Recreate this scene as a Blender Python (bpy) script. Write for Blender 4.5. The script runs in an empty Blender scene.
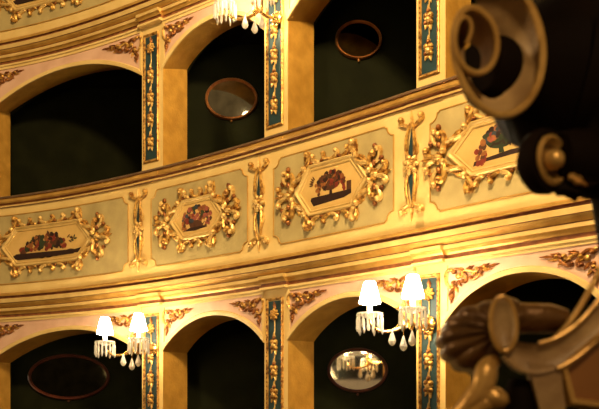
import bpy, math, random
from mathutils import Vector

random.seed(7)
PI = math.pi
scene = bpy.context.scene
COL = scene.collection

# ------------------------------------------------------------------ camera constants
FPX, CX, HY, CAMZ = 900.0, 299.5, 440.0, 4.0      # focal length in px, centre column, eye-level row, eye height
TIER = 2.5                                         # height of one tier of boxes

# ------------------------------------------------------------------ plan curve of the horseshoe of boxes
def Sx(u):
    t = u / 300.0
    return 101.11 + 14.17 * t + 19.44 * t * t - 4.63 * t ** 3
TAB = []
_u = -100.0
_s = 0.0
while _u <= 780.0:
    S = Sx(_u)
    p = ((_u - CX) / S, FPX / S)
    if TAB:
        q = TAB[-1]
        _s += math.hypot(p[0] - q[1], p[1] - q[2])
    TAB.append([_s, p[0], p[1], 0, 0, _u])
    _u += 2.0
for i in range(len(TAB)):
    a, b = TAB[max(0, i - 1)], TAB[min(len(TAB) - 1, i + 1)]
    tx, ty = b[1] - a[1], b[2] - a[2]
    l = math.hypot(tx, ty)
    TAB[i][3], TAB[i][4] = ty / l, -tx / l           # normal into the auditorium
SMAX = TAB[-1][0]

def at_s(s):
    lo, hi = 0, len(TAB) - 1
    while hi - lo > 1:
        m = (lo + hi) // 2
        if TAB[m][0] <= s:
            lo = m
        else:
            hi = m
    a, b = TAB[lo], TAB[hi]
    f = (s - a[0]) / max(1e-9, b[0] - a[0])
    nx, ny = a[3] + (b[3] - a[3]) * f, a[4] + (b[4] - a[4]) * f
    l = math.hypot(nx, ny)
    return a[1] + (b[1] - a[1]) * f, a[2] + (b[2] - a[2]) * f, nx / l, ny / l

def bend(s, z, o):                                   # along the curve, height over the eye, distance in front of the parapet face
    x, y, nx, ny = at_s(s)
    return Vector((x + nx * o, y + ny * o, z + CAMZ))

def sof(u, o=0.0):                                   # curve position whose point at offset o is seen in column u
    lo, hi = 0.0, SMAX
    for _ in range(40):
        m = (lo + hi) / 2
        x, y, nx, ny = at_s(m)
        X, Y = x + nx * o, y + ny * o
        if CX + FPX * X / Y < u:
            lo = m
        else:
            hi = m
    return (lo + hi) / 2

def inv(u, v, o=0.0):
    s = sof(u, o)
    x, y, nx, ny = at_s(s)
    return s, (HY - v) * (y + ny * o) / FPX

# ------------------------------------------------------------------ materials
def new_mat(name):
    m = bpy.data.materials.new(name)
    m.use_nodes = True
    return m, m.node_tree.nodes, m.node_tree.links, m.node_tree.nodes['Principled BSDF']

def paint(name, c1, c2, scale=6.0, rough=0.5, metal=0.0, bump=0.0, bscale=60.0, spec=0.4, ramp=(0.35, 0.7)):
    m, N, L, b = new_mat(name)
    tc = N.new('ShaderNodeTexCoord')
    n = N.new('ShaderNodeTexNoise')
    n.inputs['Scale'].default_value = scale
    n.inputs['Detail'].default_value = 6
    r = N.new('ShaderNodeValToRGB')
    r.color_ramp.elements[0].position, r.color_ramp.elements[1].position = ramp
    r.color_ramp.elements[0].color = (*c1, 1)
    r.color_ramp.elements[1].color = (*c2, 1)
    L.new(tc.outputs['Object'], n.inputs['Vector'])
    L.new(n.outputs['Fac'], r.inputs['Fac'])
    L.new(r.outputs['Color'], b.inputs['Base Color'])
    b.inputs['Roughness'].default_value = rough
    b.inputs['Metallic'].default_value = metal
    b.inputs['Specular IOR Level'].default_value = spec
    if bump:
        n2 = N.new('ShaderNodeTexNoise')
        n2.inputs['Scale'].default_value = bscale
        n2.inputs['Detail'].default_value = 4
        bp = N.new('ShaderNodeBump')
        bp.inputs['Strength'].default_value = bump
        bp.inputs['Distance'].default_value = 0.01
        L.new(tc.outputs['Object'], n2.inputs['Vector'])
        L.new(n2.outputs['Fac'], bp.inputs['Height'])
        L.new(bp.outputs['Normal'], b.inputs['Normal'])
    return m

M = {}
M['cream'] = paint('cream_paint', (.68, .465, .155), (.76, .545, .205), 5, .45, 0, .15, 40)
M['green'] = paint('sage_gold_field', (.39, .295, .115), (.48, .37, .15), 7, .5, 0, .15, 50)
M['pink'] = paint('pink_plaster', (.62, .37, .24), (.72, .46, .31), 6, .6)
M['ochre'] = paint('ochre_gold_wash', (.50, .25, .035), (.66, .35, .06), 9, .42, .1, .3, 60)
M['gilt'] = paint('gilding', (.22, .085, .014), (.70, .40, .09), 34, .32, .5, .3, 90, ramp=(.36, .58))
M['giltpale'] = paint('pale_gilding', (.42, .22, .045), (.80, .53, .17), 30, .34, .4, .25, 80, ramp=(.34, .56))
M['bronze'] = paint('red_bronze_gilding', (.12, .032, .007), (.46, .18, .038), 34, .36, .5, .25, 90)
M['mgilt'] = paint('moulding_gilt', (.46, .24, .045), (.64, .37, .085), 8, .38, .4, .15, 60)
M['mgiltpale'] = paint('pale_moulding_gilt', (.64, .42, .13), (.76, .53, .19), 8, .4, .25, .12, 60)
M['line'] = paint('russet_line', (.16, .05, .015), (.30, .11, .03), 20, .5)
M['sill'] = paint('sill_wood', (.10, .055, .025), (.17, .10, .05), 14, .4)
M['teal'] = paint('teal_paint', (.010, .032, .036), (.022, .056, .060), 12, .45)
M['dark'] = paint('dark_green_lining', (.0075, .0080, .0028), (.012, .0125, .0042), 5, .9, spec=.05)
M['floor'] = paint('dark_carpet', (.02, .01, .006), (.03, .014, .008), 9, .9)
M['mframe'] = paint('mirror_gilt', (.26, .10, .03), (.42, .19, .055), 16, .35, .5, .3, 80)
M['mframed'] = paint('mirror_mahogany', (.055, .014, .008), (.11, .03, .014), 16, .3, .0)
M['brass'] = paint('sconce_brass', (.75, .42, .10), (.9, .58, .2), 10, .25, .85)
M['wood'] = paint('dark_antique_gilding', (.075, .033, .009), (.17, .078, .02), 11, .33, .35, .5, 45)
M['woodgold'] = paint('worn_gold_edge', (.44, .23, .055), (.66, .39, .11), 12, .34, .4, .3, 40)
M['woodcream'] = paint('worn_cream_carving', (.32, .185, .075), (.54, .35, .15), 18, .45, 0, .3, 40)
M['woodblack'] = paint('unlit_carving_black', (.004, .002, .001), (.008, .0035, .0012), 8, .7, spec=.05)  # near-black puts the darkness of the unlit carving into its colour
M['leather'] = paint('brown_panel', (.26, .10, .02), (.36, .15, .035), 6, .45)
for k, c in dict(p_red=(.36, .045, .02), p_dark=(.045, .014, .006), p_green=(.05, .07, .022), p_orange=(.50, .17, .035),
                 p_rose=(.52, .13, .08), p_brown=(.15, .05, .015), p_blue=(.05, .075, .10)).items():
    M[k] = paint('painted_' + k[2:], tuple(v * .4 for v in c), tuple(v * .68 for v in c), 30, .5)
M['pground'] = paint('picture_ground', (.58, .355, .10), (.67, .43, .135), 8, .5)

def mirror_mat(name, c, rough, mott):
    m, N, L, b = new_mat(name)
    tc = N.new('ShaderNodeTexCoord')
    n = N.new('ShaderNodeTexNoise')
    n.inputs['Scale'].default_value = 9
    n.inputs['Detail'].default_value = 8
    r = N.new('ShaderNodeValToRGB')
    r.color_ramp.elements[0].position, r.color_ramp.elements[1].position = .35, .7
    r.color_ramp.elements[0].color = (*[v * mott for v in c], 1)
    r.color_ramp.elements[1].color = (*c, 1)
    L.new(tc.outputs['Object'], n.inputs['Vector'])
    L.new(n.outputs['Fac'], r.inputs['Fac'])
    L.new(r.outputs['Color'], b.inputs['Base Color'])
    b.inputs['Metallic'].default_value = 1
    b.inputs['Roughness'].default_value = rough
    return m
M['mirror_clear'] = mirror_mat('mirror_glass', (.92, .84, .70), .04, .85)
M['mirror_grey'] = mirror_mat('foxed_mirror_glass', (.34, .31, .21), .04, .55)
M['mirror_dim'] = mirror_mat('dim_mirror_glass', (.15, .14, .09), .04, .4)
M['mirror_black'] = mirror_mat('dark_reflection_glass', (.016, .014, .008), .03, .5)  # dark reflection put into the glass tint

m, N, L, b = new_mat('lamp_shade_glow')
b.inputs['Base Color'].default_value = (.9, .85, .75, 1)
b.inputs['Emission Color'].default_value = (1, .80, .52, 1)
b.inputs['Emission Strength'].default_value = 60
M['shade'] = m
m, N, L, b = new_mat('candle_tube')
b.inputs['Base Color'].default_value = (.9, .85, .75, 1)
b.inputs['Emission Color'].default_value = (1, .85, .6, 1)
b.inputs['Emission Strength'].default_value = 2.5
M['tube'] = m
m, N, L, b = new_mat('crystal')
b.inputs['Base Color'].default_value = (1, .97, .9, 1)
b.inputs['Roughness'].default_value = .06
b.inputs['Transmission Weight'].default_value = .45
b.inputs['IOR'].default_value = 1.5
M['crystal'] = m

# ------------------------------------------------------------------ mesh builder
class MB:
    def __init__(self, fn=None):
        self.v, self.f, self.mi, self.mats = [], [], [], []
        self.fn = fn or (lambda a, b, c: Vector((a, b, c)))

    def m(self, key):
        if key not in self.mats:
            self.mats.append(key)
        return self.mats.index(key)

    def add(self, verts, faces, mat):
        k = self.m(mat)
        n = len(self.v)
        self.v += [self.fn(*p) for p in verts]
        for f in faces:
            self.f.append([n + i for i in f])
            self.mi.append(k)

    def build(self, name, parent=None, smooth=True, loc=None):
        org = parent['_org'] if parent is not None and '_org' in parent else (loc if loc else (0, 0, 0))
        org = Vector(org)
        me = bpy.data.meshes.new(name)
        me.from_pydata([tuple(p - org) for p in self.v], [], self.f)
        for k in self.mats:
            me.materials.append(M[k])
        me.polygons.foreach_set('material_index', self.mi)
        me.polygons.foreach_set('use_smooth', [smooth] * len(self.f))
        me.validate()
        me.update()
        import bmesh
        bm = bmesh.new()
        bm.from_mesh(me)
        bmesh.ops.recalc_face_normals(bm, faces=bm.faces)
        bm.to_mesh(me)
        bm.free()
        if smooth:
            try:
                me.set_sharp_from_angle(angle=math.radians(38))
            except Exception:
                pass
        o = bpy.data.objects.new(name, me)
        COL.objects.link(o)
        if parent is not None:
            o.parent = parent
            o['_org'] = tuple(org)
        else:
            o.location = org
            o['_org'] = tuple(org)
        return o

    # --- shapes, all in local coordinates that fn maps into the world
    def tube(self, pts, rad, mat, sides=7, flat=1.0, closed=False):
        pts = [Vector(p) for p in pts]
        n = len(pts)
        if not hasattr(rad, '__len__'):
            rad = [rad] * n
        vs, fs = [], []
        up = Vector((0, 0, 1))
        for i, p in enumerate(pts):
            a, c = pts[(i - 1) % n if closed else max(0, i - 1)], pts[(i + 1) % n if closed else min(n - 1, i + 1)]
            d = (c - a)
            d = d.normalized() if d.length > 1e-9 else Vector((1, 0, 0))
            sd = d.cross(up)
            if sd.length < 1e-3:
                sd = d.cross(Vector((0, 1, 0)))
            sd.normalize()
            w = sd.cross(d).normalized()
            for k in range(sides):
                t = 2 * PI * k / sides
                vs.append(p + sd * (math.cos(t) * rad[i]) + w * (math.sin(t) * rad[i] * flat))
        for i in range(n if closed else n - 1):
            j = (i + 1) % n
            for k in range(sides):
                l = (k + 1) % sides
                fs.append([i * sides + k, i * sides + l, j * sides + l, j * sides + k])
        if not closed:
            fs.append(list(range(sides))[::-1])
            fs.append([(n - 1) * sides + k for k in range(sides)])
        self.add(vs, fs, mat)

    def ball(self, c, r, mat, rot=0.0, seg=9, ring=6):
        if not hasattr(r, '__len__'):
            r = (r, r, r)
        vs, fs = [], []
        cr, sr = math.cos(rot), math.sin(rot)
        for i in range(ring + 1):
            ph = PI * i / ring
            for k in range(seg):
                t = 2 * PI * k / seg
                x, y, z = math.sin(ph) * math.cos(t) * r[0], math.sin(ph) * math.sin(t) * r[1], math.cos(ph) * r[2]
                vs.append((c[0] + x * cr - y * sr, c[1] + x * sr + y * cr, c[2] + z))
        for i in range(ring):
            for k in range(seg):
                l = (k + 1) % seg
                fs.append([i * seg + k, (i + 1) * seg + k, (i + 1) * seg + l, i * seg + l])
        self.add(vs, fs, mat)

    def leaf(self, A, B, w, h, mat, base=0.0, curl=0.0, n=9):
        A, B = Vector(A[:2]), Vector(B[:2])
        d = B - A
        sd = Vector((-d.y, d.x)).normalized()
        vs, fs = [], []
        for i in range(n):
            t = i / (n - 1)
            lobes = 1 + .22 * math.sin(t * 5 * PI)
            ww = w * (math.sin(PI * min(1, .08 + .92 * t) ** .8)) * lobes
            hh = h * (.35 + .65 * math.sin(PI * t))
            c = A + d * t + sd * (curl * math.sin(PI * t))
            for q, hz in ((-1, 0), (-.55, .85), (0, .5), (.55, .85), (1, 0)):
                p = c + sd * (ww * q)
                vs.append((p.x, p.y, base + hh * hz + h * .5 * t * t))
        for i in range(n - 1):
            for k in range(4):
                fs.append([i * 5 + k, i * 5 + k + 1, (i + 1) * 5 + k + 1, (i + 1) * 5 + k])
        for i in range(n - 1):
            fs.append([i * 5, (i + 1) * 5, (i + 1) * 5 + 4, i * 5 + 4])
        self.add(vs, fs, mat)

    def scroll(self, A, B, r, mat, kind='C', flip=False, tight=1.0, base=0.0, ball=1.55, n=46, heads=(1, 1)):
        A, B = complex(*A), complex(*B)
        th, p, P = 0.0, 0j, [0j]
        for i in range(n):
            t = (i + .5) / n
            e = abs(2 * t - 1)
            k = .5 + 9.5 * e ** 3.2 * tight
            if t < .5 and not heads[0]:
                k = .5
            if t > .5 and not heads[1]:
                k = .5
            if kind == 'S' and t < .5:
                k = -k
            th += k * 2.6 / n
            p += complex(math.cos(th), math.sin(th)) / n
            P.append(p)
        if flip:
            P = [q.conjugate() for q in P]
        sc = (B - A) / (P[-1] - P[0])
        P = [A + (q - P[0]) * sc for q in P]
        pts, rad = [], []
        for i, q in enumerate(P):
            t = i / n
            e = abs(2 * t - 1)
            rr = r * (1.15 - .5 * e ** 2)
            pts.append((q.real, q.imag, base + rr * .8 + r * .9 * e ** 4))
            rad.append(rr)
        self.tube(pts, rad, mat, 7, 1.15)
        for j, (q, on) in enumerate(((P[0], heads[0]), (P[-1], heads[1]))):
            if on and ball:
                self.ball((q.real, q.imag, base + r * 1.5), (r * ball, r * ball, r * ball * 1.1), mat)

    def rosette(self, c, r, mat, petals=8, base=0.0):
        for k in range(petals):
            t = 2 * PI * k / petals
            self.ball((c[0] + math.cos(t) * r * .62, c[1] + math.sin(t) * r * .62, base + r * .18), (r * .40, r * .27, r * .26), mat, t, 7, 5)
        for k in range(petals // 2 + 1):
            t = 2 * PI * (k + .4) / (petals // 2 + 1)
            self.ball((c[0] + math.cos(t) * r * .3, c[1] + math.sin(t) * r * .3, base + r * .34), (r * .26, r * .2, r * .2), mat, t, 7, 5)
        self.ball((c[0], c[1], base + r * .45), r * .22, mat, 0, 7, 5)

    def fill(self, ss, lo, hi, o, mat, thick=0.0, rows=1):   # vertical strips between two edge functions
        vs, fs = [], []
        n = len(ss)
        for s in ss:
            a, b = lo(s), hi(s)
            for r in range(rows + 1):
                vs.append((s, a + (b - a) * r / rows, o))
        R = rows + 1
        for i in range(n - 1):
            for r in range(rows):
                fs.append([i * R + r, (i + 1) * R + r, (i + 1) * R + r + 1, i * R + r + 1])
        if thick:
            k = len(vs)
            for s in ss:
                vs += [(s, lo(s), o - thick), (s, hi(s), o - thick)]
            for i in range(n - 1):
                fs.append([i * R, k + 2 * i, k + 2 * i + 2, (i + 1) * R])
                fs.append([i * R + rows, (i + 1) * R + rows, k + 2 * i + 3, k + 2 * i + 1])
            fs.append([0, rows, k + 1, k])
            e = (n - 1) * R
            fs.append([e, k + 2 * (n - 1), k + 2 * (n - 1) + 1, e + rows])
        self.add(vs, fs, mat)

    def ringsweep(self, poly, prof, mat, sub=6):    # mitred frame on a closed outline; prof = (inset, height)
        rings = []
        for d, h in prof:
            q = inset(poly, d)
            ring = []
            for i in range(len(q)):
                a, b = q[i], q[(i + 1) % len(q)]
                for j in range(sub):
                    t = j / sub
                    ring.append((a[0] + (b[0] - a[0]) * t, a[1] + (b[1] - a[1]) * t, h))
            rings.append(ring)
        n = len(rings[0])
        vs = [p for r in rings for p in r]
        fs = []
        for k in range(len(rings) - 1):
            for i in range(n):
                j = (i + 1) % n
                fs.append([k * n + i, k * n + j, (k + 1) * n + j, (k + 1) * n + i])
        self.add(vs, fs, mat)

    def lathe(self, prof, mat, org=(0, 0, 0), ax=(0, 0, 1), seg=20):   # prof = (radius, along axis)
        ax = Vector(ax).normalized()
        e1 = ax.cross(Vector((0, 1, 0)))
        if e1.length < 1e-3:
            e1 = ax.cross(Vector((1, 0, 0)))
        e1.normalize()
        e2 = ax.cross(e1)
        O = Vector(org)
        vs, fs = [], []
        for r, h in prof:
            for k in range(seg):
                t = 2 * PI * k / seg
                vs.append(O + ax * h + e1 * (math.cos(t) * r) + e2 * (math.sin(t) * r))
        for i in range(len(prof) - 1):
            for k in range(seg):
                l = (k + 1) % seg
                fs.append([i * seg + k, i * seg + l, (i + 1) * seg + l, (i + 1) * seg + k])
        if prof[0][0] > 1e-5:
            fs.append(list(range(seg))[::-1])
        if prof[-1][0] > 1e-5:
            fs.append([(len(prof) - 1) * seg + k for k in range(seg)])
        self.add(vs, fs, mat)

def inset(poly, d):
    n = len(poly)
    out = []
    area = sum(poly[i][0] * poly[(i + 1) % n][1] - poly[(i + 1) % n][0] * poly[i][1] for i in range(n))
    sg = 1 if area > 0 else -1
    for i in range(n):
        p0, p1, p2 = Vector(poly[i - 1]), Vector(poly[i]), Vector(poly[(i + 1) % n])
        a, b = (p1 - p0).normalized(), (p2 - p1).normalized()
        na, nb = Vector((-a.y, a.x)) * sg, Vector((-b.y, b.x)) * sg
        mdir = (na + nb)
        mdir = mdir / max(.2, mdir.dot(na))
        q = p1 + mdir * d
        out.append((q.x, q.y))
    return out

def lin(a, b, n):
    return [a + (b - a) * i / (n - 1) for i in range(n)]

def thing(name, label, cat, loc, group=None):
    o = bpy.data.objects.new(name, None)
    COL.objects.link(o)
    o.location = loc
    o.empty_display_size = .1
    o['_org'] = tuple(loc)
    o['label'], o['category'] = label, cat
    if group:
        o['group'] = group
    return o

def struct(o, label=None, cat=None):
    o['kind'] = 'structure'
    if label:
        o['label'] = label
    if cat:
        o['category'] = cat
    return o

def wallfn(s0, z0, o0):
    return lambda a, b, c: bend(s0 + a, z0 + b, o0 + c)

# ------------------------------------------------------------------ bay layout
AO = -0.03                                            # arcade face sits a little behind the parapet face
WT = 0.31                                             # wall thickness
PIL = [(-31, -9), (142, 163), (264.5, 288), (416.5, 445.5), (606, 638)]
PS = [(sof(a, AO), sof(b, AO)) for a, b in PIL]
SPR, APX, ARCT = 0.78, 1.05, 1.20
BAY = [(PS[i][1], PS[i + 1][0]) for i in range(4)]
S0, S1 = sof(-75), sof(735)

def arch_fn(a, b, spr=SPR, apx=APX, grow=0.0):
    c, h, f = (a + b) / 2, (b - a) / 2, apx - spr
    R = (h * h + f * f) / (2 * f)
    def g(s):
        x = s - c
        return apx - R + math.sqrt(max(0.0, (R + grow) ** 2 - x * x))
    return g

# ------------------------------------------------------------------ arcade walls (one per tier)
def arcade(name, dz, zb, spl):
    mb = MB(bend)
    top = ARCT + dz
    spans = [(S0, PS[0][1])] + [PS[i] for i in range(1, 4)] + [(PS[4][0], S1)]
    for a, b in spans:
        mb.fill(lin(a, b, max(3, int((b - a) / .05))), lambda s: zb + dz, lambda s: top, AO, 'cream')
    for a, b in BAY:
        g = arch_fn(a, b)
        ss = lin(a, b, 41)
        mb.fill(ss, lambda s: g(s) + dz, lambda s: top, AO, 'pink')
        # archivolt, top fillet and side fillets of the pink spandrels
        vs, fs = [], []
        W = .040
        for i, s in enumerate(ss):
            z = g(s)
            e = .01
            sl = (g(min(b, s + e)) - g(max(a, s - e))) / (min(b, s + e) - max(a, s - e))
            l = math.hypot(1, sl)
            nx, nz = -sl / l, 1 / l
            for d, o in ((0, 0), (0, .014), (.012, .017), (W * .8, .017), (W, .006), (W, 0)):
                q = min(b, max(a, s + nx * d))
                vs.append((q, z + nz * d + dz, AO + o))
        for i in range(40):
            for k in range(5):
                fs.append([i * 6 + k, (i + 1) * 6 + k, (i + 1) * 6 + k + 1, i * 6 + k + 1])
        mb.add(vs, fs, 'cream')
        mb.fill(ss, lambda s: 1.168 + dz, lambda s: top, AO + .010, 'cream', .01)
        for q0, q1 in ((a, a + .022), (b - .022, b)):
            mb.fill([q0, q1], lambda s: g(s) + dz, lambda s: top, AO + .010, 'cream', .01)
        # reveal: jambs and intrados
        vs, fs = [], []
        ring = [(a, zb), (a, zb + .4), (a, SPR)] + [(s, g(s)) for s in ss[1:-1]] + [(b, SPR), (b, zb + .4), (b, zb)]
        for s, z in ring:
            up_ = 0 if z < SPR - .01 else (spl[0] + (spl[1] - spl[0]) * max(0, (z - SPR) / (APX - SPR)))
            for f_ in (0, .5, 1):
                vs.append((s, z + dz + up_ * f_, AO - WT * f_))
        for i in range(len(ring) - 1):
            for k in range(2):
                fs.append([i * 3 + k, (i + 1) * 3 + k, (i + 1) * 3 + k + 1, i * 3 + k + 1])
        mb.add(vs, fs, 'ochre')
        # inner face towards the box
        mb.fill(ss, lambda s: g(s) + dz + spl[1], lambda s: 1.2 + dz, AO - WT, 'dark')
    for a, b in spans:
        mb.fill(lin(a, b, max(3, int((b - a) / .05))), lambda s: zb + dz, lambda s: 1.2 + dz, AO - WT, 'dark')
    return struct(mb.build(name), 'cream and ochre arcade of box openings, ' + ('lower tier' if dz == 0 else 'upper tier'))

arcade('wall_lower', 0, -.12, (.012, .0))
arcade('wall_upper', TIER, -.12, (.095, .055))

# ------------------------------------------------------------------ mouldings swept along the tiers
def sweep(name, prof, label, breaks=None, s0=S0, s1=S1):
    """prof: (offset, z, material of the strip that ends here, weight of the pilaster break)"""
    st = [(s, 0.0) for s in lin(s0, s1, 130)]
    if breaks:
        for (a, b), dp in breaks:
            st = [q for q in st if not (a - .02 < q[0] < b + .02)]
            st += [(a, 0.0), (a + .0005, dp)] + [(s, dp) for s in lin(a + .01, b - .01, 8)] + [(b - .0005, dp), (b, 0.0)]
        st.sort()
    mb = MB(bend)
    n = len(prof)
    for k in range(1, n):
        vs, fs = [], []
        for s, e in st:
            for p in (prof[k - 1], prof[k]):
                vs.append((s, p[1] * (1 - .105 * p[0]), p[0] + e * p[3]))
        for i in range(len(st) - 1):
            fs.append([2 * i, 2 * i + 1, 2 * i + 3, 2 * i + 2])
        mb.add(vs, fs, prof[k][2])
    return struct(mb.build(name, smooth=False), label)

def cornice_prof(dz):
    P = [(0, 1.50, 'cream', 0), (0, 1.449, 'cream', 0), (.012, 1.449, 'line', 0), (.032, 1.443, 'mgilt', 0), (.042, 1.432, 'mgilt', 0), (.040, 1.418, 'mgilt', 0),
         (.022, 1.410, 'line', 0), (.020, 1.394, 'line', 0), (.050, 1.392, 'line', 0), (.055, 1.386, 'mgiltpale', 0), (.055, 1.352, 'mgiltpale', 0),
         (.044, 1.348, 'line', 0), (.040, 1.335, 'mgilt', 0), (.026, 1.318, 'mgilt', 0), (.010, 1.306, 'mgilt', 0), (.004, 1.300, 'line', .4), (.012, 1.298, 'mgiltpale', 1), (.012, 1.272, 'mgiltpale', 1),
         (.002, 1.268, 'mgilt', 1), (-.012, 1.250, 'mgilt', 1), (-.018, 1.236, 'mgilt', 1), (-.030, 1.234, 'line', 1), (-.030, 1.210, 'line', 1), (-.008, 1.207, 'mgiltpale', 1),
         (-.008, 1.190, 'cream', 1), (AO - .002, 1.186, 'cream', 0)]
    return [(a, z + dz, m_, w) for a, z, m_, w in P]

def rail_prof(dz):
    P = [(AO - WT, 2.395, 'sill', 0), (.048, 2.400, 'sill', 0), (.056, 2.394, 'sill', 0), (.056, 2.382, 'sill', 0), (.040, 2.378, 'line', 0), (.044, 2.366, 'mgilt', 1), (.044, 2.346, 'mgilt', 1),
         (.034, 2.332, 'mgilt', 1), (.018, 2.326, 'line', 1), (.012, 2.314, 'line', 1), (.020, 2.309, 'mgilt', 1), (.020, 2.296, 'mgiltpale', 1), (.0, 2.290, 'line', 0)]
    return [(a, z + dz, m_, w) for a, z, m_, w in P]

brk = [((PS[i][0] - .004, PS[i][1] + .012), .035) for i in range(5)]
rbrk = [((PS[i][0] - .05, PS[i][1] + .012), .006) for i in range(5)]
sweep('trim_1', cornice_prof(0), 'gilt cornice under the balcony front', brk)
sweep('trim_2', cornice_prof(TIER), 'gilt cornice at the top over the upper boxes', brk)
sweep('trim_3', rail_prof(0), 'gilt hand rail moulding along the balcony front', rbrk)
sweep('trim_4', rail_prof(-TIER), 'gilt hand rail of the lower boxes', rbrk)
sweep('trim_5', rail_prof(TIER), 'gilt hand rail of the topmost balcony', rbrk)
for nm, dz, lb in (('wall_balcony', 0, 'cream balcony front between the two tiers of boxes'), ('wall_balcony_top', TIER, 'cream balcony front above the upper boxes'), ('wall_balcony_bottom', -TIER, 'cream balcony front under the lower boxes')):
    mb = MB(bend)
    ss = lin(S0, S1, 120)
    mb.fill(ss, lambda s: 1.45 + dz, lambda s: 2.292 + dz, 0, 'cream', rows=2)
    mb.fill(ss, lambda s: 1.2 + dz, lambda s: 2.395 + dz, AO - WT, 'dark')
    struct(mb.build(nm), lb)

# ------------------------------------------------------------------ insides of the boxes (partitions turn towards the stage)
BOXES = []
for i, (a, b) in enumerate(BAY):
    A, B = bend(a - .06, 0, AO - WT), bend(b + .06, 0, AO - WT)
    BOXES.append([A, B, max(A.y, B.y) + .16])
for i, (A, B, yp) in enumerate(BOXES):
    cx_ = BOXES[i + 1][0].x - .05 if i < 3 else B.x + .5
    C_, D_ = Vector((cx_, yp, 0)), Vector((A.x + .02, yp, 0))
    for dz, nm in ((0, 'lower'), (TIER, 'upper')):
        z0, z1 = CAMZ + dz - .95, CAMZ + dz + 1.19
        for key, p, q in (('wall_back', D_, C_), ('wall_side', A, D_), ('wall_side', C_, B)):
            mb = MB()
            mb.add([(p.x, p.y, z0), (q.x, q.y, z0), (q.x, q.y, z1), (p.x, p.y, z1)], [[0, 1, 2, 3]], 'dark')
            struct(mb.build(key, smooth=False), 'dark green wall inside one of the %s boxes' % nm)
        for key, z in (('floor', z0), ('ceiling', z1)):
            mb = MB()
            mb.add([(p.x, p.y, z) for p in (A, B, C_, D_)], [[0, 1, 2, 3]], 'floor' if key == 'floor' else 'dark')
            struct(mb.build(key, smooth=False), 'dark %s inside one of the %s boxes' % (key, nm))

# ------------------------------------------------------------------ balcony panels with painted cartouches
FZ0, FZ1 = 1.535, 2.21
ZC = (FZ0 + FZ1) / 2

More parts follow.
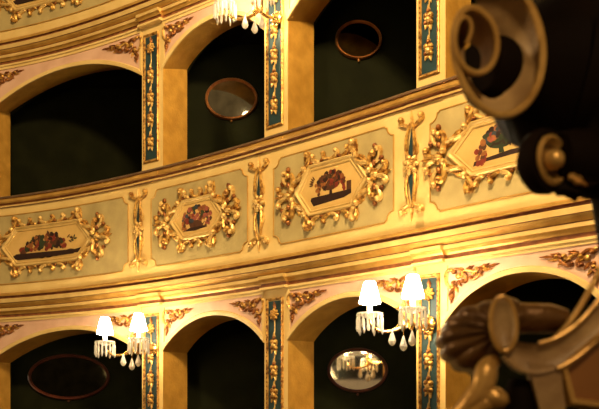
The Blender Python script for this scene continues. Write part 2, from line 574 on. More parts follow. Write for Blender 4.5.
def painted(mb, kind, hw, hh):
    """flat painted still life; every dab a hair in front of the last"""
    lay = [0.0075]
    def dab(x, y, rx, ry, mat, rot=0.0, n=9):
        lay[0] += .00002
        vs = [(x, y, lay[0])]
        for k in range(n):
            t = 2 * PI * k / n
            a, b_ = math.cos(t) * rx * random.uniform(.85, 1.1), math.sin(t) * ry * random.uniform(.85, 1.1)
            vs.append((x + a * math.cos(rot) - b_ * math.sin(rot), y + a * math.sin(rot) + b_ * math.cos(rot), lay[0]))
        mb.add(vs, [[0, 1 + k, 1 + (k + 1) % n] for k in range(n)], mat)
    def poly(pts, mat):
        lay[0] += .00002
        mb.add([(x, y, lay[0]) for x, y in pts], [list(range(len(pts)))], mat)
    rnd = random.uniform
    if kind == 'boat':
        for i in range(10):
            x = -.42 + .80 * i / 9
            dab(x, -.105 + .012 * math.sin(i), .06, .020, 'p_dark')
        poly([(-.45, -.10), (-.38, -.07), (.36, -.085), (.45, -.07), (.33, -.125), (-.36, -.13)], 'p_dark')
        poly([(-.30, -.02), (-.25, -.085), (-.35, -.085)], 'p_brown')
        dab(-.30, -.04, .05, .035, 'p_red')
        for i in range(95):
            t = rnd(0, PI)
            r = math.sqrt(rnd(0, 1))
            dab(-.02 + .26 * r * math.cos(t), -.045 + .145 * r * math.sin(t), rnd(.018, .034), rnd(.016, .028), random.choice(['p_dark', 'p_dark', 'p_red', 'p_green', 'p_brown', 'p_orange', 'p_red']), rnd(0, 3))
        for i in range(7):
            dab(.25 + rnd(0, .11), .015 + rnd(-.035, .04), .022, .008, random.choice(['p_brown', 'p_green']), rnd(0, 3))
    elif kind == 'basket':
        poly([(-.10, -.02), (.10, -.02), (.07, -.085), (-.07, -.085)], 'p_brown')
        poly([(-.17, -.095), (-.08, -.075), (.10, -.075), (.13, -.09), (-.02, -.105)], 'p_dark')
        dab(0, -.05, .085, .035, 'p_brown')
        for i in range(70):
            t = rnd(-.15, PI + .15)
            r = math.sqrt(rnd(.02, 1))
            dab(.17 * r * math.cos(t), -.015 + .115 * r * math.sin(t), rnd(.016, .030), rnd(.014, .024), random.choice(['p_red', 'p_rose', 'p_dark', 'p_green', 'p_orange', 'p_rose', 'p_blue', 'p_brown']), rnd(0, 3))
        for i in range(9):
            dab(.10 + rnd(-.03, .05), -.045 + rnd(-.035, .03), .018, .014, random.choice(['p_rose', 'p_brown', 'pground']), rnd(0, 3))
            dab(-.14 + rnd(-.03, .03), -.035 + rnd(-.05, .04), .018, .016, random.choice(['p_red', 'p_orange', 'p_brown']), rnd(0, 3))
    elif kind == 'bowl':
        poly([(-.20, -.075), (-.17, -.12), (.13, -.105), (.20, -.085), (.20, -.055), (-.19, -.055)], 'p_dark')
        poly([(.155, -.06), (.155, .01), (.20, .01), (.20, -.055)], 'p_brown')
        poly([(-.012, -.055), (-.008, -.01), (.012, -.01), (.018, -.055)], 'p_dark')
        poly([(.10 * math.cos(PI + PI * i / 10), .03 + .058 * math.sin(PI + PI * i / 10)) for i in range(11)], 'p_brown')
        for i in range(12):
            dab(rnd(-.07, .07), rnd(-.01, .03), .024, .012, random.choice(['p_dark', 'p_red', 'p_brown']), rnd(0, 3))
        for i in range(75):
            t = rnd(-.1, PI + .1)
            r = math.sqrt(rnd(.02, 1))
            dab(.13 * r * math.cos(t), .025 + .085 * r * math.sin(t), rnd(.014, .026), rnd(.012, .022), random.choice(['p_red', 'p_brown', 'p_dark', 'p_orange', 'p_brown', 'p_red', 'p_green']), rnd(0, 3))
        for i in range(8):
            dab(.125 + rnd(-.02, .02), -.015 + rnd(-.04, .05), .014, .018, random.choice(['p_brown', 'p_red']), rnd(0, 3))
            dab(-.125 + rnd(-.02, .02), -.01 + rnd(-.04, .06), .014, .016, random.choice(['p_brown', 'p_orange']), rnd(0, 3))
        for i in range(5):
            a = 2.2 + .25 * i
            dab(-.13 + .06 * math.cos(a), .04 + .06 * math.sin(a), .022, .005, 'p_brown', a)
    else:
        poly([(-.20, -.115), (-.12, -.10), (.20, -.09), (.22, -.065), (.08, -.06), (-.19, -.085)], 'p_dark')
        poly([(-.01, -.065), (-.008, -.02), (.02, -.02), (.03, -.065)], 'p_green')
        poly([(.01 + .115 * math.cos(PI + PI * i / 10), .03 + .066 * math.sin(PI + PI * i / 10)) for i in range(11)], 'p_green')
        for i in range(9):
            dab(rnd(-.06, .08), rnd(-.015, .02), .022, .008, random.choice(['p_dark', 'p_green']), rnd(0, 3))
        for i in range(16):
            dab(-.155 + rnd(-.035, .05), -.03 + rnd(-.075, .055), rnd(.014, .026), rnd(.014, .024), random.choice(['p_orange', 'p_red', 'p_red', 'p_brown']), rnd(0, 3))
        for i in range(70):
            t = rnd(-.1, PI + .1)
            r = math.sqrt(rnd(.02, 1))
            dab(.02 + .15 * r * math.cos(t), .03 + .085 * r * math.sin(t), rnd(.014, .028), rnd(.014, .024), random.choice(['p_rose', 'p_red', 'p_green', 'p_green', 'p_orange', 'p_dark', 'p_blue']), rnd(0, 3))
        for i in range(8):
            dab(.14 + rnd(-.02, .03), -.01 + rnd(-.05, .05), .016, .016, random.choice(['p_blue', 'p_dark', 'p_green']), rnd(0, 3))

def balcony_panel(sa, sb, uc, hw, fw, hh, kind, label, dz=0.0, ke=1.0, notch_left=True, with_field=True):
    o0 = .004
    sc = uc
    root = thing('balcony_panel', label, 'panel', bend((sa + sb) / 2, FZ0 + dz, 0), 'painted balcony panels')
    # sunk sage field with scooped corners
    R = .060
    def edge(s):
        d = min(s - sa, sb - s)
        if d >= R + .012:
            return 0.0
        if d >= R:
            return .012
        return .012 + math.sqrt(max(0, R * R - d * d)) if d < R else 0
    ss = sorted(set([sa, sb] + lin(sa, sa + R, 9) + lin(sb - R, sb, 9) + [sa + R + .0119, sb - R - .0119, sa + R + .012, sb - R - .012] + lin(sa + R + .02, sb - R - .02, 24)))
    mb = MB(bend)
    mb.fill(ss, lambda s: FZ0 + dz + edge(s), lambda s: FZ1 + dz - edge(s), o0, 'green', .004, rows=3)
    mb.build('field', root)
    mb = MB(bend)
    out = [(s, FZ1 + dz - edge(s), o0 + .001) for s in ss] + [(s, FZ0 + dz + edge(s), o0 + .001) for s in reversed(ss)]
    mb.tube(out, .006, 'mgilt', 6, .9, closed=True)
    mb.build('border_bead', root)
    # hexagonal picture frame
    fn = wallfn(sc, 1.888 + dz, o0)
    V = [(-hw, 0), (-fw, hh), (fw, hh), (hw, 0), (fw, -hh), (-fw, -hh)]
    mb = MB(fn)
    mb.ringsweep(V, [(-.004, 0), (0, .018), (.010, .026), (.020, .022), (.026, .012), (.034, .012), (.038, .017), (.044, .015), (.047, .004)], 'mgiltpale', 8)
    mb.build('picture_frame', root)
    q = inset(V, .045)
    a, f2, h2 = q[3][0], q[2][0], q[2][1]
    mb = MB(fn)
    hi = lambda s: h2 * min(1, max(0, (a - abs(s)) / max(1e-6, a - f2)))
    mb.fill([x for x in lin(-a, a, 33)], lambda s: -hi(s), hi, .006, 'pground')
    painted(mb, kind, hw, hh)
    mb.build('painting', root, smooth=False)

    def part(name, *calls):
        b_ = MB(fn)
        for c in calls:
            c(b_)
        return b_.build(name, root)
    r = .0135
    G, GP = 'gilt', 'giltpale'
    def hook(m_, A, B, rr, mat, flip, tight=1.0):
        m_.scroll(A, B, rr, mat, 'C', flip=flip, tight=tight, heads=(0, 1), ball=1.45)
    # curled hooks in rows along the long sides
    nC = 4 if fw < .3 else 6
    xs = lin(-fw, fw, nC + 1)
    for sgn in (1, -1):
        y = sgn * (hh + .006)
        for i in range(nC):
            xm = (xs[i] + xs[i + 1]) / 2
            f_ = 1 if xm > 0 else -1
            w_ = (xs[i + 1] - xs[i]) * .5
            part('scroll', lambda m_: hook(m_, (xm - f_ * w_ * .9, y + sgn * .006), (xm + f_ * w_ * .15, y + sgn * .052), r * 1.05, G if i % 2 else GP, sgn * f_ < 0),
                 lambda m_: m_.ball((xm + f_ * w_ * .55, y + sgn * .010, .012), (.020, .013, .014), 'bronze', .3))
        for e in (-1, 1):
            part('volute', lambda m_: hook(m_, (e * (fw + .030), y - sgn * .01), (e * (fw + .006), y + sgn * .075), r * 1.35, GP if e > 0 else G, e * sgn > 0, 1.1),
                 lambda m_: m_.leaf((e * (fw + .03), y), (e * (fw + .040), y + sgn * .095), .018, .024, G, curl=e * .006))
    # leaf straps on the slanted sides
    for e in (-1, 1):
        for sgn in (1, -1):
            A = (e * (fw + .040), sgn * (hh - .022))
            B = (e * (hw + .022), sgn * .038)
            part('leaf_strap', lambda m_: m_.scroll(A, B, r * 1.2, GP, 'S', flip=(e * sgn > 0), tight=.7, heads=(1, 1)),
                 lambda m_: m_.leaf(((A[0] * .8 + B[0] * .2), (A[1] * .8 + B[1] * .2)), B, .017, .022, G),
                 lambda m_: m_.leaf((A[0] + e * .012, A[1]), ((A[0] + B[0]) / 2 + e * .03, (A[1] + B[1]) / 2 + sgn * .01), .022, .02, G))
    # side finials: curling hooks above, below and beyond a shell boss
    for e in (-1, 1):
        x0 = hw + .020
        k = ke
        for sgn in (1, -1):
            part('spray', lambda m_: hook(m_, (e * (x0 + .01 * k), sgn * .03), (e * (x0 + .035 * k), sgn * .150), r * 1.35, G, e * sgn > 0, 1.1),
                 lambda m_: hook(m_, (e * (x0 + .055 * k), sgn * .085), (e * (x0 + .075 * k), sgn * .178), r * 1.2, GP, e * sgn < 0, 1.1),
                 lambda m_: m_.ball((e * (x0 + .045 * k), sgn * .205, .016), (.020, .022, .018), 'bronze', e * .3),
                 lambda m_: m_.ball((e * (x0 + .040 * k), sgn * .085, .016), (.018, .028, .018), 'bronze', e * -.4))
            part('side_curl', lambda m_: hook(m_, (e * (x0 + .06 * k), sgn * .015), (e * (x0 + .140 * k), sgn * .065), r * 1.25, G if sgn > 0 else GP, e * sgn < 0, 1.1),
                 lambda m_: m_.ball((e * (x0 + .105 * k), sgn * .105, .016), (.022, .020, .018), 'bronze', e * .5))
        part('finial', lambda m_: m_.ball((e * (x0 + .045 * k), 0, .02), (.040, .022, .026), GP),
             lambda m_: m_.ball((e * (x0 + .035 * k), .026, .016), (.030, .013, .02), G, e * .5),
             lambda m_: m_.ball((e * (x0 + .035 * k), -.026, .016), (.030, .013, .02), G, -e * .5),
             lambda m_: m_.leaf((e * (x0 + .09 * k), 0), (e * (x0 + .190 * k), .006), .020, .026, G))
    return root

def field_span(i):
    return PS[i][1], PS[i + 1][0]

pan = [
    (sof(-14), sof(128.5), sof(48), .56, .39, .195, 'boat', 'wide balcony panel at far left painted with a long dark heap of fruit', 0, 1.3),
    (sof(151.5), sof(248), sof(197.5), .315, .172, .175, 'basket', 'narrow balcony panel painted with a basket of red flowers, left of the bowl panel', 0, 1.0),
    (sof(274), sof(394), sof(331.5), .36, .215, .195, 'bowl', 'balcony panel painted with a brown fruit bowl on a ledge, mid balcony', 0, 1.0),
    (sof(430.5), sof(582), sof(501), .40, .215, .18, 'green_bowl', 'balcony panel painted with a green bowl of roses, partly behind the dark carved scroll', 0, 1.0),
    (sof(-14), sof(128.5), sof(48), .56, .39, .195, 'boat', 'topmost balcony panel cut by the upper left corner, only its lower gilt scrolls in view', TIER, 1.3),
]
for a, b_, c, hw, fw, hh, kind, lb, dz, ke in pan:
    balcony_panel(a, b_, c, hw, fw, hh, kind, lb, dz, ke)

# ------------------------------------------------------------------ teal scroll ornaments between the panels
for u, lb in ((139.5, 'slim gilt scroll ornament with teal lozenges right of the widest balcony panel'),
              (260, 'slim gilt scroll ornament with teal lozenges between the flower basket and fruit bowl panels'),
              (412.5, 'slim gilt scroll ornament with teal lozenges between the fruit bowl and green bowl panels')):
    s = sof(u)
    root = thing('scroll_ornament', lb, 'ornament', bend(s, 1.51, 0), 'scroll ornaments between the panels')
    fn = wallfn(s, 1.888, .0)
    for sgn in (1, -1):
        mb = MB(fn)
        hi = lambda a: sgn * (.09 + (.175 if True else 0) * (1 - (abs(a) / .0281) ** 1.3))
        mb.fill(lin(-.028, .028, 9), lambda a: sgn * .06, hi, .008, 'teal', .008)
        mb.build('lozenge', root)
        for e in (-1, 1):
            mb = MB(fn)
            mb.tube([(e * (.030 + .016 * math.sin(PI * t) - .022 * t), sgn * (.05 + .24 * t), .014 + .012 * math.sin(PI * t)) for t in lin(0, 1, 12)], [.015 - .004 * t for t in lin(0, 1, 12)], 'gilt', 7)
            mb.leaf((e * .045, sgn * .07), (e * .035, sgn * .19), .016, .02, 'giltpale')
            mb.build('side_strap', root)
            mb = MB(fn)
            mb.scroll((e * .012, sgn * .25), (e * .085, sgn * (.325 if sgn > 0 else .315)), .0125, 'gilt' if sgn > 0 else 'giltpale', 'S', flip=(e * sgn < 0), tight=.9, heads=(0, 1), ball=1.9)
            if sgn < 0:
                mb.leaf((e * .02, -.26), (e * .105, -.335), .028, .03, 'giltpale')
            mb.build('volute', root)
        mb = MB(fn)
        mb.leaf((0, sgn * .24), (0, sgn * .385), .014, .02, 'giltpale')
        mb.build('tip_leaf', root)
    mb = MB(fn)
    mb.rosette((0, 0), .074, 'giltpale', 7, .01)
    mb.build('rosette', root)

# ------------------------------------------------------------------ teal pilaster strips with flower drops
PO = AO
def flower_cluster(mb, y, k=1.0):
    for x, dy, r, mt in ((-.016, .02, .017, 'gilt'), (.016, .016, .018, 'gilt'), (0, -.008, .021, 'giltpale'), (-.02, -.022, .014, 'bronze'), (.018, -.026, .015, 'gilt'), (0, .045, .013, 'bronze')):
        mb.ball((x * k, y + dy * k, .016), (r * k, r * 1.1 * k, r * k), mt, x * 20)
    for x, dy in ((-.034, .01), (.034, -.002), (-.024, -.062), (.02, -.075), (0, .085)):
        mb.leaf((x * .35 * k, y + dy * .3 * k), (x * k, y + dy * k), .011 * k, .016, 'giltpale', .006)

def pilaster(i, dz, label, cu=None, fwid=None):
    a, b_ = PS[i]
    w = b_ - a
    s = a + w * .46
    z0, z1 = (-.02, 1.127)
    root = thing('pilaster_panel', label, 'panel', bend(s, z0 + dz, PO), 'teal pilaster panels')
    hw = w * .355
    fn = wallfn(s, dz, PO)
    P = [(-hw, z0), (hw, z0), (hw, z1), (-hw, z1)]
    mb = MB(fn)
    mb.ringsweep(P, [(0, 0), (0, .014), (.005, .018), (.012, .016), (.015, .010), (.019, .010), (.021, .003)], 'gilt', 8)
    # beaded inner edge
    z = z0 + .04
    while z < z1 - .03:
        for e in (-1, 1):
            mb.ball((e * (hw - .012), z, .017), (.006, .009, .005), 'bronze', 0, 6, 4)
        z += .034
    mb.build('frame', root)
    mb = MB(fn)
    q = hw - .02
    mb.fill([-q, 0, q], lambda s_: z0 + .025, lambda s_: z1 - .025, .003, 'teal')
    mb.build('teal_board', root)
    mb = MB(fn)
    mb.rosette((0, z1 - .135), .05, 'gilt', 8, .006)
    mb.leaf((0, z1 - .09), (0, z1 - .03), .016, .014, 'bronze', .004)
    mb.build('rosette', root)
    ys = [z1 - .37, z1 - .575, z1 - .76, z1 - .97]
    for y in ys:
        mb = MB(fn)
        flower_cluster(mb, y, 1.15)
        mb.build('flower_cluster', root)
    mb = MB(fn)
    mb.tube([(.003 * math.sin(t * 25), z1 - .17 - t * .83, .008) for t in lin(0, 1, 24)], .0045, 'giltpale', 6)
    mb.build('stem', root)

names = {1: 'left', 2: 'middle', 3: 'right'}
pl = {(1, TIER): 'teal pilaster strip with gilt flower drop right of the far left upper box',
      (2, TIER): 'teal pilaster strip between the two upper boxes with oval mirrors',
      (3, TIER): 'teal pilaster strip of the upper tier next to the dark carved scroll',
      (1, 0): 'teal pilaster strip of the lower tier behind the lamp at left',
      (2, 0): 'lower teal pilaster strip between the two lit sconces, no lamp on it',
      (3, 0): 'teal pilaster strip of the lower tier behind the right-hand lit sconce'}
for (i, dz), lb in pl.items():
    pilaster(i, dz, lb)

# ------------------------------------------------------------------ spandrel foliage
def spandrel(bay, side, dz, label, size=1.0):
    a, b_ = BAY[bay]
    s = a + .030 if side < 0 else b_ - .030
    e = 1 if side < 0 else -1
    root = thing('spandrel_ornament', label, 'ornament', bend(s, .93 + dz, AO), 'gilt scroll sprays in the pink spandrels')
    o = AO + .002
    fn = lambda x, y, c: bend(s + e * x * size, 1.152 + dz + y * (1 + .1 * (size - 1)), o + c)
    r = .0085
    def part(name, *calls):
        mb = MB(fn)
        for c in calls:
            c(mb)
        mb.build(name, root)
    part('corner_volute', lambda m_: m_.scroll((.035, -.035), (.085, -.10), r * 1.1, 'bronze', 'C', flip=True, tight=1.1),
         lambda m_: m_.scroll((.018, -.02), (.03, -.12), r, 'gilt', 'C', flip=False, tight=.9),
         lambda m_: m_.ball((.058, -.065, .012), (.016, .02, .012), 'gilt'))
    part('hanging_spray', lambda m_: m_.scroll((.03, -.10), (.022, -.19), r * .95, 'bronze', 'S', tight=.8),
         lambda m_: m_.leaf((.03, -.12), (.058, -.17), .014, .016, 'gilt'),
         lambda m_: m_.leaf((.024, -.15), (.014, -.235), .013, .014, 'bronze'),
         lambda m_: m_.ball((.018, -.205, .01), .011, 'bronze'))
    part('trailing_spray', lambda m_: m_.scroll((.09, -.05), (.165, -.035), r, 'gilt', 'S', tight=.9),
         lambda m_: m_.scroll((.13, -.085), (.175, -.04), r * .9, 'bronze', 'C', tight=.9),
         lambda m_: m_.leaf((.10, -.03), (.15, -.012), .014, .016, 'bronze'),
         lambda m_: m_.leaf((.15, -.06), (.20, -.085), .013, .014, 'gilt'),
         lambda m_: m_.leaf((.17, -.035), (.235, -.012), .014, .014, 'bronze'),
         lambda m_: m_.leaf((.185, -.045), (.25, -.05), .012, .012, 'gilt'),
         lambda m_: m_.leaf((.22, -.03), (.29, -.022), .010, .012, 'bronze'),
         lambda m_: m_.leaf((.06, -.05), (.105, -.085), .014, .016, 'gilt'),
         lambda m_: m_.leaf((.05, -.09), (.075, -.135), .012, .014, 'bronze'),
         lambda m_: m_.leaf((.085, -.03), (.045, -.012), .012, .014, 'gilt'),
         lambda m_: m_.ball((.10, -.095, .01), (.014, .011, .01), 'bronze', .5),
         lambda m_: m_.ball((.145, -.062, .012), (.013, .013, .012), 'gilt', .5),
         lambda m_: m_.ball((.205, -.03, .01), .010, 'gilt'))

for bay, side, dz, lb, k in (
        (0, -1, TIER, 'gilt spray in the pink spandrel at the left edge, over the upper left box', 1.3),
        (0, 1, TIER, 'gilt spray in the pink spandrel just left of the upper left teal pilaster', 1.6),
        (1, -1, TIER, 'gilt spray in the pink spandrel just right of the upper left teal pilaster', 1.2),
        (0, -1, 0, 'gilt spray in the pink spandrel at the left edge, over the lower left box', 1.3),
        (0, 1, 0, 'gilt spray in the pink spandrel behind the shades of the left sconce', 1.6),
        (1, -1, 0, 'gilt spray in the pink spandrel just right of the left sconce', 1.2),
        (1, 1, 0, 'gilt spray in the pink spandrel left of the unlit lower pilaster', 1.25),
        (2, -1, 0, 'gilt spray in the pink spandrel right of the unlit lower pilaster', 1.3),
        (2, 1, 0, 'gilt spray in the pink spandrel between the two shades of the right-hand sconce', 1.3),
        (3, -1, 0, 'gilt spray in the pink spandrel above the dark shell carving', 1.35),
        (3, 1, 0, 'gilt spray in the pink spandrel at the right edge of the picture', 1.35)):
    spandrel(bay, side, dz, lb, k)

# ------------------------------------------------------------------ oval mirrors on the back walls
for bay, u, v, ru, rv, fm, gm, lb in (
        (1, 231.5, 99.5, 26.5, 21, 'mframe', 'mirror_grey', 'oval foxed mirror with grey glass in the upper box under the crystal lamp'),
        (2, 358.5, 40.5, 23.5, 19.5, 'mframe', 'mirror_dim', 'oval mirror with bright copper gilt rim in the upper box near the top'),
        (2, 357.5, 370.5, 30.5, 22.5, 'mframed', 'mirror_clear', 'bright reflecting oval mirror in the lower box behind the right sconce'),
        (0, 69, 377, 41, 23, 'mframed', 'mirror_black', 'large dark oval mirror in the lower left box')):
    Y = BOXES[bay][2] - .004
    k = Y / FPX
    a, b_ = ru * k, rv * k
    org = Vector(((u - CX) * k, Y, (HY - v) * k + CAMZ))
    root = thing('wall_mirror', lb, 'mirror', org - Vector((0, 0, b_)), 'oval mirrors in the boxes')
    fn = lambda p, q, r: org + Vector((p, -r, q))
    n = 48
    mb = MB(fn)
    prof = [(1.0, 0), (1.0, .018), (.965, .034), (.93, .03), (.90, .018), (.875, .022), (.85, .012)]
    vs, fs = [], []
    for k, h in prof:
        d = (1 - k) * min(a, b_)
        for i in range(n):
            t = 2 * PI * i / n
            vs.append(((a - d) * math.cos(t), (b_ - d) * math.sin(t), h))
    for j in range(len(prof) - 1):
        for i in range(n):
            l = (i + 1) % n
            fs.append([j * n + i, j * n + l, (j + 1) * n + l, (j + 1) * n + i])
    mb.add(vs, fs, fm)
    mb.build('mirror_frame', root)
    mb = MB(fn)
    d = .145 * min(a, b_)
    vs = [(0, 0, .013)] + [((a - d) * math.cos(2 * PI * i / n), (b_ - d) * math.sin(2 * PI * i / n), .013) for i in range(n)]
    mb.add(vs, [[0, 1 + i, 1 + (i + 1) % n] for i in range(n)], gm)
    mb.build('mirror_glass', root, smooth=False)
    mb = MB(fn)
    mb.ball((0, -b_ - .012, .015), (.012, .012, .01), fm)
    mb.build('knob', root)

# ------------------------------------------------------------------ crystal sconces
def sconce(i, zb, out, half, label, shift=0.0):
    a, b_ = PS[i]
    s = (a + b_) / 2 + shift
    x, y, nx, ny = at_s(s)
    org = bend(s, zb, AO + .02)
    N3, T3, Z3 = Vector((nx, ny, 0)), Vector((-ny, nx, 0)), Vector((0, 0, 1))
    fn = lambda p, q, r: org + T3 * p + N3 * q + Z3 * r
    root = thing('wall_sconce', label, 'wall lamp', tuple(org), 'crystal wall sconces')
    mb = MB(fn)
    mb.lathe([(.045, 0), (.055, .008), (.048, .018), (.03, .026), (.02, .05), (.012, .07)], 'brass', (0, 0, -.03), (0, 1, 0), 20)
    for k in range(8):
        t = 2 * PI * k / 8
        mb.ball((math.cos(t) * .052, .012, -.03 + math.sin(t) * .052), (.012, .01, .012), 'brass', 0, 7, 5)
    mb.build('backplate', root)
    # central stem with leaf crown and big pendants
    mb = MB(fn)
    mb.tube([(0, .05, -.03), (0, .12, -.055), (0, out * .55, -.04), (0, out * .68, .0)], [.012, .012, .011, .009], 'brass', 8)
    mb.lathe([(.004, -.10), (.012, -.085), (.022, -.06), (.012, -.035), (.016, -.015), (.028, .0), (.014, .02), (.010, .05), (.018, .075), (.006, .10), (.001, .12)], 'brass', (0, out * .68, .0), (0, 0, 1), 14)
    for k in range(6):
        t = 2 * PI * k / 6
        c, d = math.cos(t), math.sin(t)
        mb.tube([(c * .015, out * .68 + d * .015, .03), (c * .04, out * .68 + d * .04, .06), (c * .055, out * .68 + d * .055, .045)], [.006, .010, .003], 'brass', 6)
    mb.build('stem', root)
    for e, dd, dr in ((0, 0, -.19), (-1, .05, -.155), (1, -.02, -.16)):
        mb = MB(fn)
        px, py = e * .055, out * .68 + dd
        mb.tube([(px * .3, out * .68 + dd * .3, -.05), (px, py, dr + .062)], .0022, 'brass', 5)
        mb.lathe([(.001, .062), (.006, .055), (.014, .03), (.024, .0), (.026, -.012), (.019, -.030), (.008, -.040), (.001, -.042)], 'crystal', (px, py, dr), (0, 0, 1), 8)
        mb.build('pendant_drop', root, smooth=False)
    for e in (-1, 1):
        cx, cy, cz = e * half, out, 0.0
        mb = MB(fn)
        P0, P1, P2, P3 = Vector((0, out * .55, -.035)), Vector((e * half * .45, out * .7, -.13)), Vector((e * half * .95, out, -.12)), Vector((cx, cy, cz - .012))
        pts = []
        for t in lin(0, 1, 18):
            pts.append(P0 * (1 - t) ** 3 + P1 * 3 * t * (1 - t) ** 2 + P2 * 3 * t * t * (1 - t) + P3 * t ** 3)
        mb.tube(pts, [.013 - .004 * t for t in lin(0, 1, 18)], 'brass', 8)
        arm = mb.build('arm', root)
        mb = MB(fn)
        mb.lathe([(.010, -.02), (.03, -.012), (.075, .004), (.088, .014), (.086, .020), (.07, .012), (.03, .002), (.016, .006), (.016, .02), (.010, .03)], 'crystal', (cx, cy, cz), (0, 0, 1), 20)
        mb.build('drip_pan', root)
        mb = MB(fn)
        mb.lathe([(.017, .0), (.017, .085), (.020, .09), (.0, .10)], 'tube', (cx, cy, cz + .004), (0, 0, 1), 14)
        mb.build('candle_tube', root)
        mb = MB(fn)
        mb.lathe([(.070, .084), (.072, .090), (.062, .130), (.050, .180), (.038, .222), (.036, .226), (.034, .222), (.047, .176), (.067, .09), (.070, .084)], 'shade', (cx, cy, cz), (0, 0, 1), 24)
        mb.build('lamp_shade', root)
        for k in range(15):
            t = 2 * PI * k / 15 + .2
            c, d = math.cos(t) * .083, math.sin(t) * .083
            mb = MB(fn)
            L_ = .085 + .018 * ((k * 5) % 3)
            mb.ball((cx + c, cy + d, cz + .004), .008, 'crystal', 0, 6, 4)
            mb.lathe([(.001, .0), (.006, -.008), (.0095, -.03), (.0085, -L_ * .6), (.011, -L_ * .78), (.006, -L_ * .93), (.001, -L_)], 'crystal', (cx + c, cy + d, cz - .002), (0, 0, 1), 6)
            mb.build('crystal_drop', root, smooth=False)

sconce(3, .815, .42, .175, 'lit two-shade crystal sconce on the right-hand lower pilaster, in front of the bright mirror box')
sconce(1, .835, .38, .205, 'lit two-shade crystal sconce at lower left, over the large dark mirror', .03)
sconce(2, .815 + TIER + .03, .38, .20, 'crystal sconce cut by the top edge, only hanging drops in view', .035)

# ------------------------------------------------------------------ carved scrollwork close to the camera
Y0 = 1.30
K = Y0 / FPX
def fg(px, py, d):                                     # millimetre-fine carving laid out in its own upright plane, d towards the viewer
    return Vector(((px - CX) * K, Y0 - d * K, (HY - py) * K + CAMZ))
root = thing('carved_scrollwork', 'dark gilt carved scrollwork standing out of focus at the right, close to the viewer', 'carving', tuple(fg(660, 470, -60)))
# post that carries both carved groups, just outside the frame
mb = MB(fg)
mb.tube([(672, 480, -70), (668, 380, -75), (664, 250, -80), (660, 100, -80), (668, -80, -75)], [46, 42, 34, 52, 60], 'woodblack', 16)
mb.build('post', root)
# big upper volute
mb = MB(fg)
vs, fs = [], []
n, turns = 150, 2.4
def sst(a, b, t):
    t = min(1, max(0, (t - a) / (b - a)))
    return t * t * (3 - 2 * t)
def spi(i):
    t = i / n
    ph = -PI / 2 - .5 + (1 - t) * turns * 2 * PI     # angle, unwinding outwards as t grows
    r = 9 + 22 * sst(0, .26, t) + 36 * sst(.52, .76, t)
    return 451.5 + .71 * r, 46 + 2 * t, r, ph
rim = []
for i in range(n + 1):
    cxp, cyp, r, ph = spi(i)
    t = i / n
    rp = max(1, r - 9 - 22 * sst(.45, .75, t) - 4 * (1 - t))
    for rr, dep in ((r, 6), (r * .96, 3), ((r * .75 + rp * .25), -9), ((r * .4 + rp * .6), -20), (rp, -34)):
        x_ = cxp + rr * .71 * math.cos(ph)
        vs.append((x_, cyp + rr * math.sin(ph), dep - 8 * sst(.5, .8, t) + (x_ - 497) * -.25))
    x_ = cxp + r * .71 * math.cos(ph)
    rim.append((x_, cyp + r * math.sin(ph), 6 - 8 * sst(.5, .8, t) + (x_ - 497) * -.25))
for i in range(n):
    for k in range(4):
        fs.append([i * 5 + k, (i + 1) * 5 + k, (i + 1) * 5 + k + 1, i * 5 + k + 1])
mb.add(vs, fs, 'woodcream')
vol = mb.build('volute', root)
mb = MB(fg)
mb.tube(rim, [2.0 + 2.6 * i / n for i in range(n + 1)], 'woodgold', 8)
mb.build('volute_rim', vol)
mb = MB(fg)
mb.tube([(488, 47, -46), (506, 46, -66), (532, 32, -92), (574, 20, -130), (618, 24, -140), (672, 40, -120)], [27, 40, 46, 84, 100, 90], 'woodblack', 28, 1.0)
mb.build('volute_body', vol)
# small lower scroll with turned knob
mb = MB(fg)
ax = (.62, .05, .78)
mb.lathe([(18, -26), (31, -14), (33, -4), (31, 3), (26, 5), (25, 1)], 'woodblack', (551, 158, -10), ax, 30)
mb.lathe([(25.5, 1), (25, 6), (22, 8), (18, 4), (16, 2)], 'woodgold', (551, 158, -10), ax, 30)
mb.lathe([(16.5, 2), (13, 1), (10, 3)], 'wood', (551, 158, -10), ax, 30)
mb.lathe([(10.5, 2), (10, 9), (8, 14), (4, 17), (.0, 18)], 'woodgold', (551, 158, -10), ax, 30)
sm = mb.build('small_scroll', root)
mb = MB(fg)
mb.tube([(560, 150, -20), (580, 150, -32), (610, 150, -50), (650, 140, -70)], [24, 32, 36, 34], 'woodblack', 16)
mb.leaf((556, 176), (606, 176), 15, 9, 'woodblack', -20, 4)
mb.leaf((572, 172), (590, 184), 5, 5, 'woodgold', -10)
mb.build('scroll_tail', sm)
# lower shell head: one fluted scallop
mb = MB(fg)
vs, fs = [], []
NA, NQ = 97, 15
for i in range(NA):
    th = math.radians(35 + 235 * i / (NA - 1))
    fl = abs(math.sin(9 * (th - math.radians(35)) * 180 / 235))
    for j in range(NQ):
        q = j / (NQ - 1)
        g = (.93 + .07 * fl * min(1, q * 1.6))
        rr = math.sin(min(1.0, q * 1.25) * PI / 2)
        dx, dy = 56 * rr * g * math.cos(th), -38 * rr * g * math.sin(th)
        dep = -26 + 25 * math.cos(q * PI * .62) * (.87 + .13 * fl) - (30 if j == NQ - 1 else 0)
        vs.append((501 + dx, 330 + dy + 6 * q * (dx < 0), dep))
for i in range(NA - 1):
    for j in range(NQ - 1):
        fs.append([i * NQ + j, (i + 1) * NQ + j, (i + 1) * NQ + j + 1, i * NQ + j + 1])
mb.add(vs, fs, 'wood')
mb.build('fluted_shell', root)
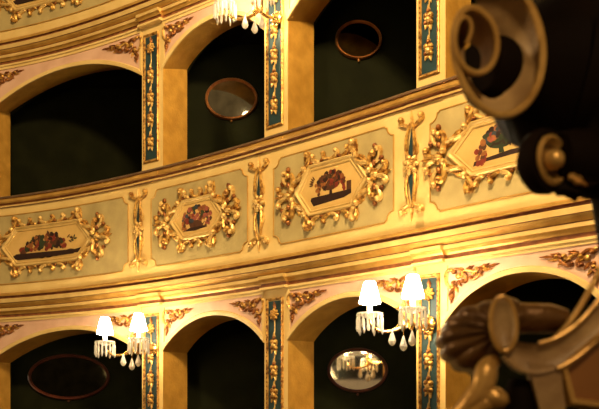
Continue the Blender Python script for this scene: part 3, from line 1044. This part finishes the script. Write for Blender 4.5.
# pale oval ear with gold rim and the band that runs from it
def ell(cx, cy, rx, ry, rot, n=36):
    r = math.radians(rot)
    return [(cx + rx * math.cos(t) * math.cos(r) - ry * math.sin(t) * math.sin(r), cy + rx * math.cos(t) * math.sin(r) + ry * math.sin(t) * math.cos(r)) for t in [2 * PI * k / n for k in range(n)]]
E1 = ell(502, 325, 12.5, 27, -4)
mb = MB(fg)
ring = [[(501 + (x - 501) * f, 326 + (y - 326) * f, h) for x, y in E1] for f, h in ((1.0, -16), (1.0, 6), (.86, 9), (.6, 5), (.3, 3))]
vs = [p for r_ in ring for p in r_] + [(501, 326, 3)]
nn = len(E1)
fs = [[a * nn + i, a * nn + (i + 1) % nn, (a + 1) * nn + (i + 1) % nn, (a + 1) * nn + i] for a in range(4) for i in range(nn)] + [[4 * nn + i, 4 * nn + (i + 1) % nn, 5 * nn] for i in range(nn)]
mb.add(vs, fs, 'woodcream')
ear = mb.build('oval_boss', root)
mb = MB(fg)
mb.tube([(x, y, 7) for x, y in E1], 2.6, 'woodgold', 8, closed=True)
mb.build('boss_rim', ear)
mb = MB(fg)
mb.tube([(506, 316, -24), (530, 315, -24), (556, 315, -25), (573, 318, -26)], [16, 15.5, 15, 12], 'wood', 18)
mb.build('roll', root)
# pale band: solid strip with thickness between two edge curves
def bez(P, n=22):
    out = []
    for t in lin(0, 1, n):
        Q = [Vector(p) for p in P]
        while len(Q) > 1:
            Q = [Q[i] + (Q[i + 1] - Q[i]) * t for i in range(len(Q) - 1)]
        out.append(Q[0])
    return out
up = bez([(508, 338, 4), (528, 352, 4), (566, 346, 3), (592, 318, 0), (640, 240, -8)])
lo_ = bez([(503, 356, 4), (520, 384, 4), (556, 384, 3), (596, 352, 0), (652, 276, -8)])
mb = MB(fg)
vs, fs = [], []
for a, b_ in zip(up, lo_):
    for f, h in ((0, -16), (0, 2), (.15, -2), (.5, -4), (.85, -2), (1, 2), (1, -16)):
        p = a + (b_ - a) * f
        vs.append((p.x, p.y, p.z + h))
for i in range(len(up) - 1):
    for k in range(6):
        fs.append([i * 7 + k, (i + 1) * 7 + k, (i + 1) * 7 + k + 1, i * 7 + k + 1])
mb.add(vs, fs, 'woodcream')
band = mb.build('curved_band', root)
mb = MB(fg)
mb.tube([(p.x, p.y, p.z + 2) for p in up[6:]], 2.2, 'woodgold', 8)
mb.tube([(p.x, p.y, p.z + 2) for p in lo_[10:]], 2.6, 'woodgold', 8)
mb.build('band_edge', band)
mb = MB(fg)
mb.tube(bez([(556, 338, -6), (580, 318, -8), (600, 280, -10), (640, 190, -20)]), [2.0] + [3.2] * 20 + [3.2], 'woodgold', 10)
mb.build('curved_rail', root)
mb = MB(fg)
vs = [(x, y, d) for d in (2, -18) for x, y in ((528, 362), (560, 366), (566, 420), (542, 420))]
mb.add(vs, [[0, 1, 2, 3], [4, 7, 6, 5], [0, 4, 5, 1], [1, 5, 6, 2], [2, 6, 7, 3], [3, 7, 4, 0]], 'woodcream')
mb.build('bracket', root, smooth=False)
# framed brown panel
D = [(562, 367), (652, 292), (700, 420), (572, 403)]
mb = MB(fg)
mb.ringsweep([(x, y) for x, y in D], [(-3, -14), (-3, 0), (0, 4), (4, 3), (6, -4)], 'woodgold', 6)
fr = mb.build('panel_frame', root)
mb = MB(fg)
mb.add([(x, y, -4) for x, y in inset(D, 4)], [[0, 1, 2, 3]], 'leather')
mb.build('brown_panel', fr, smooth=False)
mb = MB(fg)
mb.tube([(520, 430, -20), (524, 404, -20), (528, 380, -22)], [22, 20, 14], 'woodblack', 14)
mb.tube([(600, 440, -40), (560, 440, -35), (520, 436, -30)], [28, 30, 26], 'woodblack', 14)
mb.tube([(600, 440, -40), (672, 446, -60)], [28, 34], 'woodblack', 14)
mb.build('foot_block', root)
# curling leaf at the bottom
mb = MB(fg)
mb.tube(bez([(498, 360, -8), (476, 366, 2), (494, 392, 8), (470, 404, 0), (448, 432, -10)]), [7, 8, 9, 10, 11, 12, 12, 12, 12, 12, 12, 12, 13, 13, 13, 13, 12, 12, 11, 10, 9, 8], 'woodgold', 12, .8)
mb.ball((494, 398, 4), (15, 11, 9), 'woodgold', .3)
mb.tube(bez([(494, 400, 2), (478, 402, 6), (470, 416, 4), (462, 440, 0)]), 9, 'woodgold', 12, .8)
mb.build('curled_leaf', root)

# unseen slab over the near box, added to shade the carving from the chandelier
mb = MB()
vs = [(x, y, CAMZ + z) for z in (1.1, 1.25) for x, y in ((-1.2, -1.5), (1.6, -1.5), (1.6, 1.62), (-1.2, 1.62))]
mb.add(vs, [[0, 1, 2, 3], [4, 7, 6, 5], [0, 4, 5, 1], [1, 5, 6, 2], [2, 6, 7, 3], [3, 7, 4, 0]], 'dark')
struct(mb.build('ceiling_light_block', smooth=False), 'unseen dark slab added over the near box as a light block')

# ------------------------------------------------------------------ light
w = bpy.data.worlds.new('hall_dusk')
scene.world = w
w.use_nodes = True
bg = w.node_tree.nodes['Background']
WN, WL = w.node_tree.nodes, w.node_tree.links
wt, wx, wr = WN.new('ShaderNodeTexCoord'), WN.new('ShaderNodeSeparateXYZ'), WN.new('ShaderNodeValToRGB')
wm = WN.new('ShaderNodeMath')
wm.operation = 'MULTIPLY_ADD'
wm.inputs[1].default_value, wm.inputs[2].default_value = .5, .5
wr.color_ramp.elements[0].position, wr.color_ramp.elements[0].color = .33, (.16, .085, .035, 1)
wr.color_ramp.elements[1].position, wr.color_ramp.elements[1].color = .50, (1.0, .66, .32, 1)
WL.new(wt.outputs['Generated'], wx.inputs[0])
WL.new(wx.outputs['Z'], wm.inputs[0])
WL.new(wm.outputs[0], wr.inputs['Fac'])
WL.new(wr.outputs['Color'], bg.inputs['Color'])
bg.inputs['Strength'].default_value = .23

def lamp(name, loc, energy, color, radius):
    l = bpy.data.lights.new(name, 'POINT')
    l.energy, l.color, l.shadow_soft_size = energy, color, radius
    o = bpy.data.objects.new(name, l)
    o.location = loc
    COL.objects.link(o)
    return o
lamp('hall_chandelier', (-.1, 2.5, CAMZ + 5.0), 1350, (1, .725, .385), .28)
lamp('opposite_box_lamp', (-3.6, 1.0, CAMZ + 1.4), 150, (1, .72, .37), .25)

lamp('carving_fill_light', (.42, .50, CAMZ + 1.02), 16, (1, .70, .36), .06)  # added fill for the carving, not a lamp of the place

# ------------------------------------------------------------------ camera
cam = bpy.data.cameras.new('camera')
cam.sensor_width = 36
cam.lens = 36 * FPX / 599
cam.shift_y = (HY - 204.5) / 599
cam.clip_start = .05
cam.dof.use_dof = True
cam.dof.focus_distance = 6.6
cam.dof.aperture_fstop = cam.lens / 1000 / .0085
co = bpy.data.objects.new('camera', cam)
co.location = (0, 0, CAMZ)
co.rotation_euler = (PI / 2, 0, 0)
COL.objects.link(co)
scene.camera = co
scene.view_settings.view_transform = 'Standard'
scene.view_settings.look = 'None'
scene.view_settings.gamma = 1
scene.view_settings.exposure = 0.35
scene.cycles.max_bounces = 6
for o in bpy.data.objects:
    if '_org' in o:
        del o['_org']
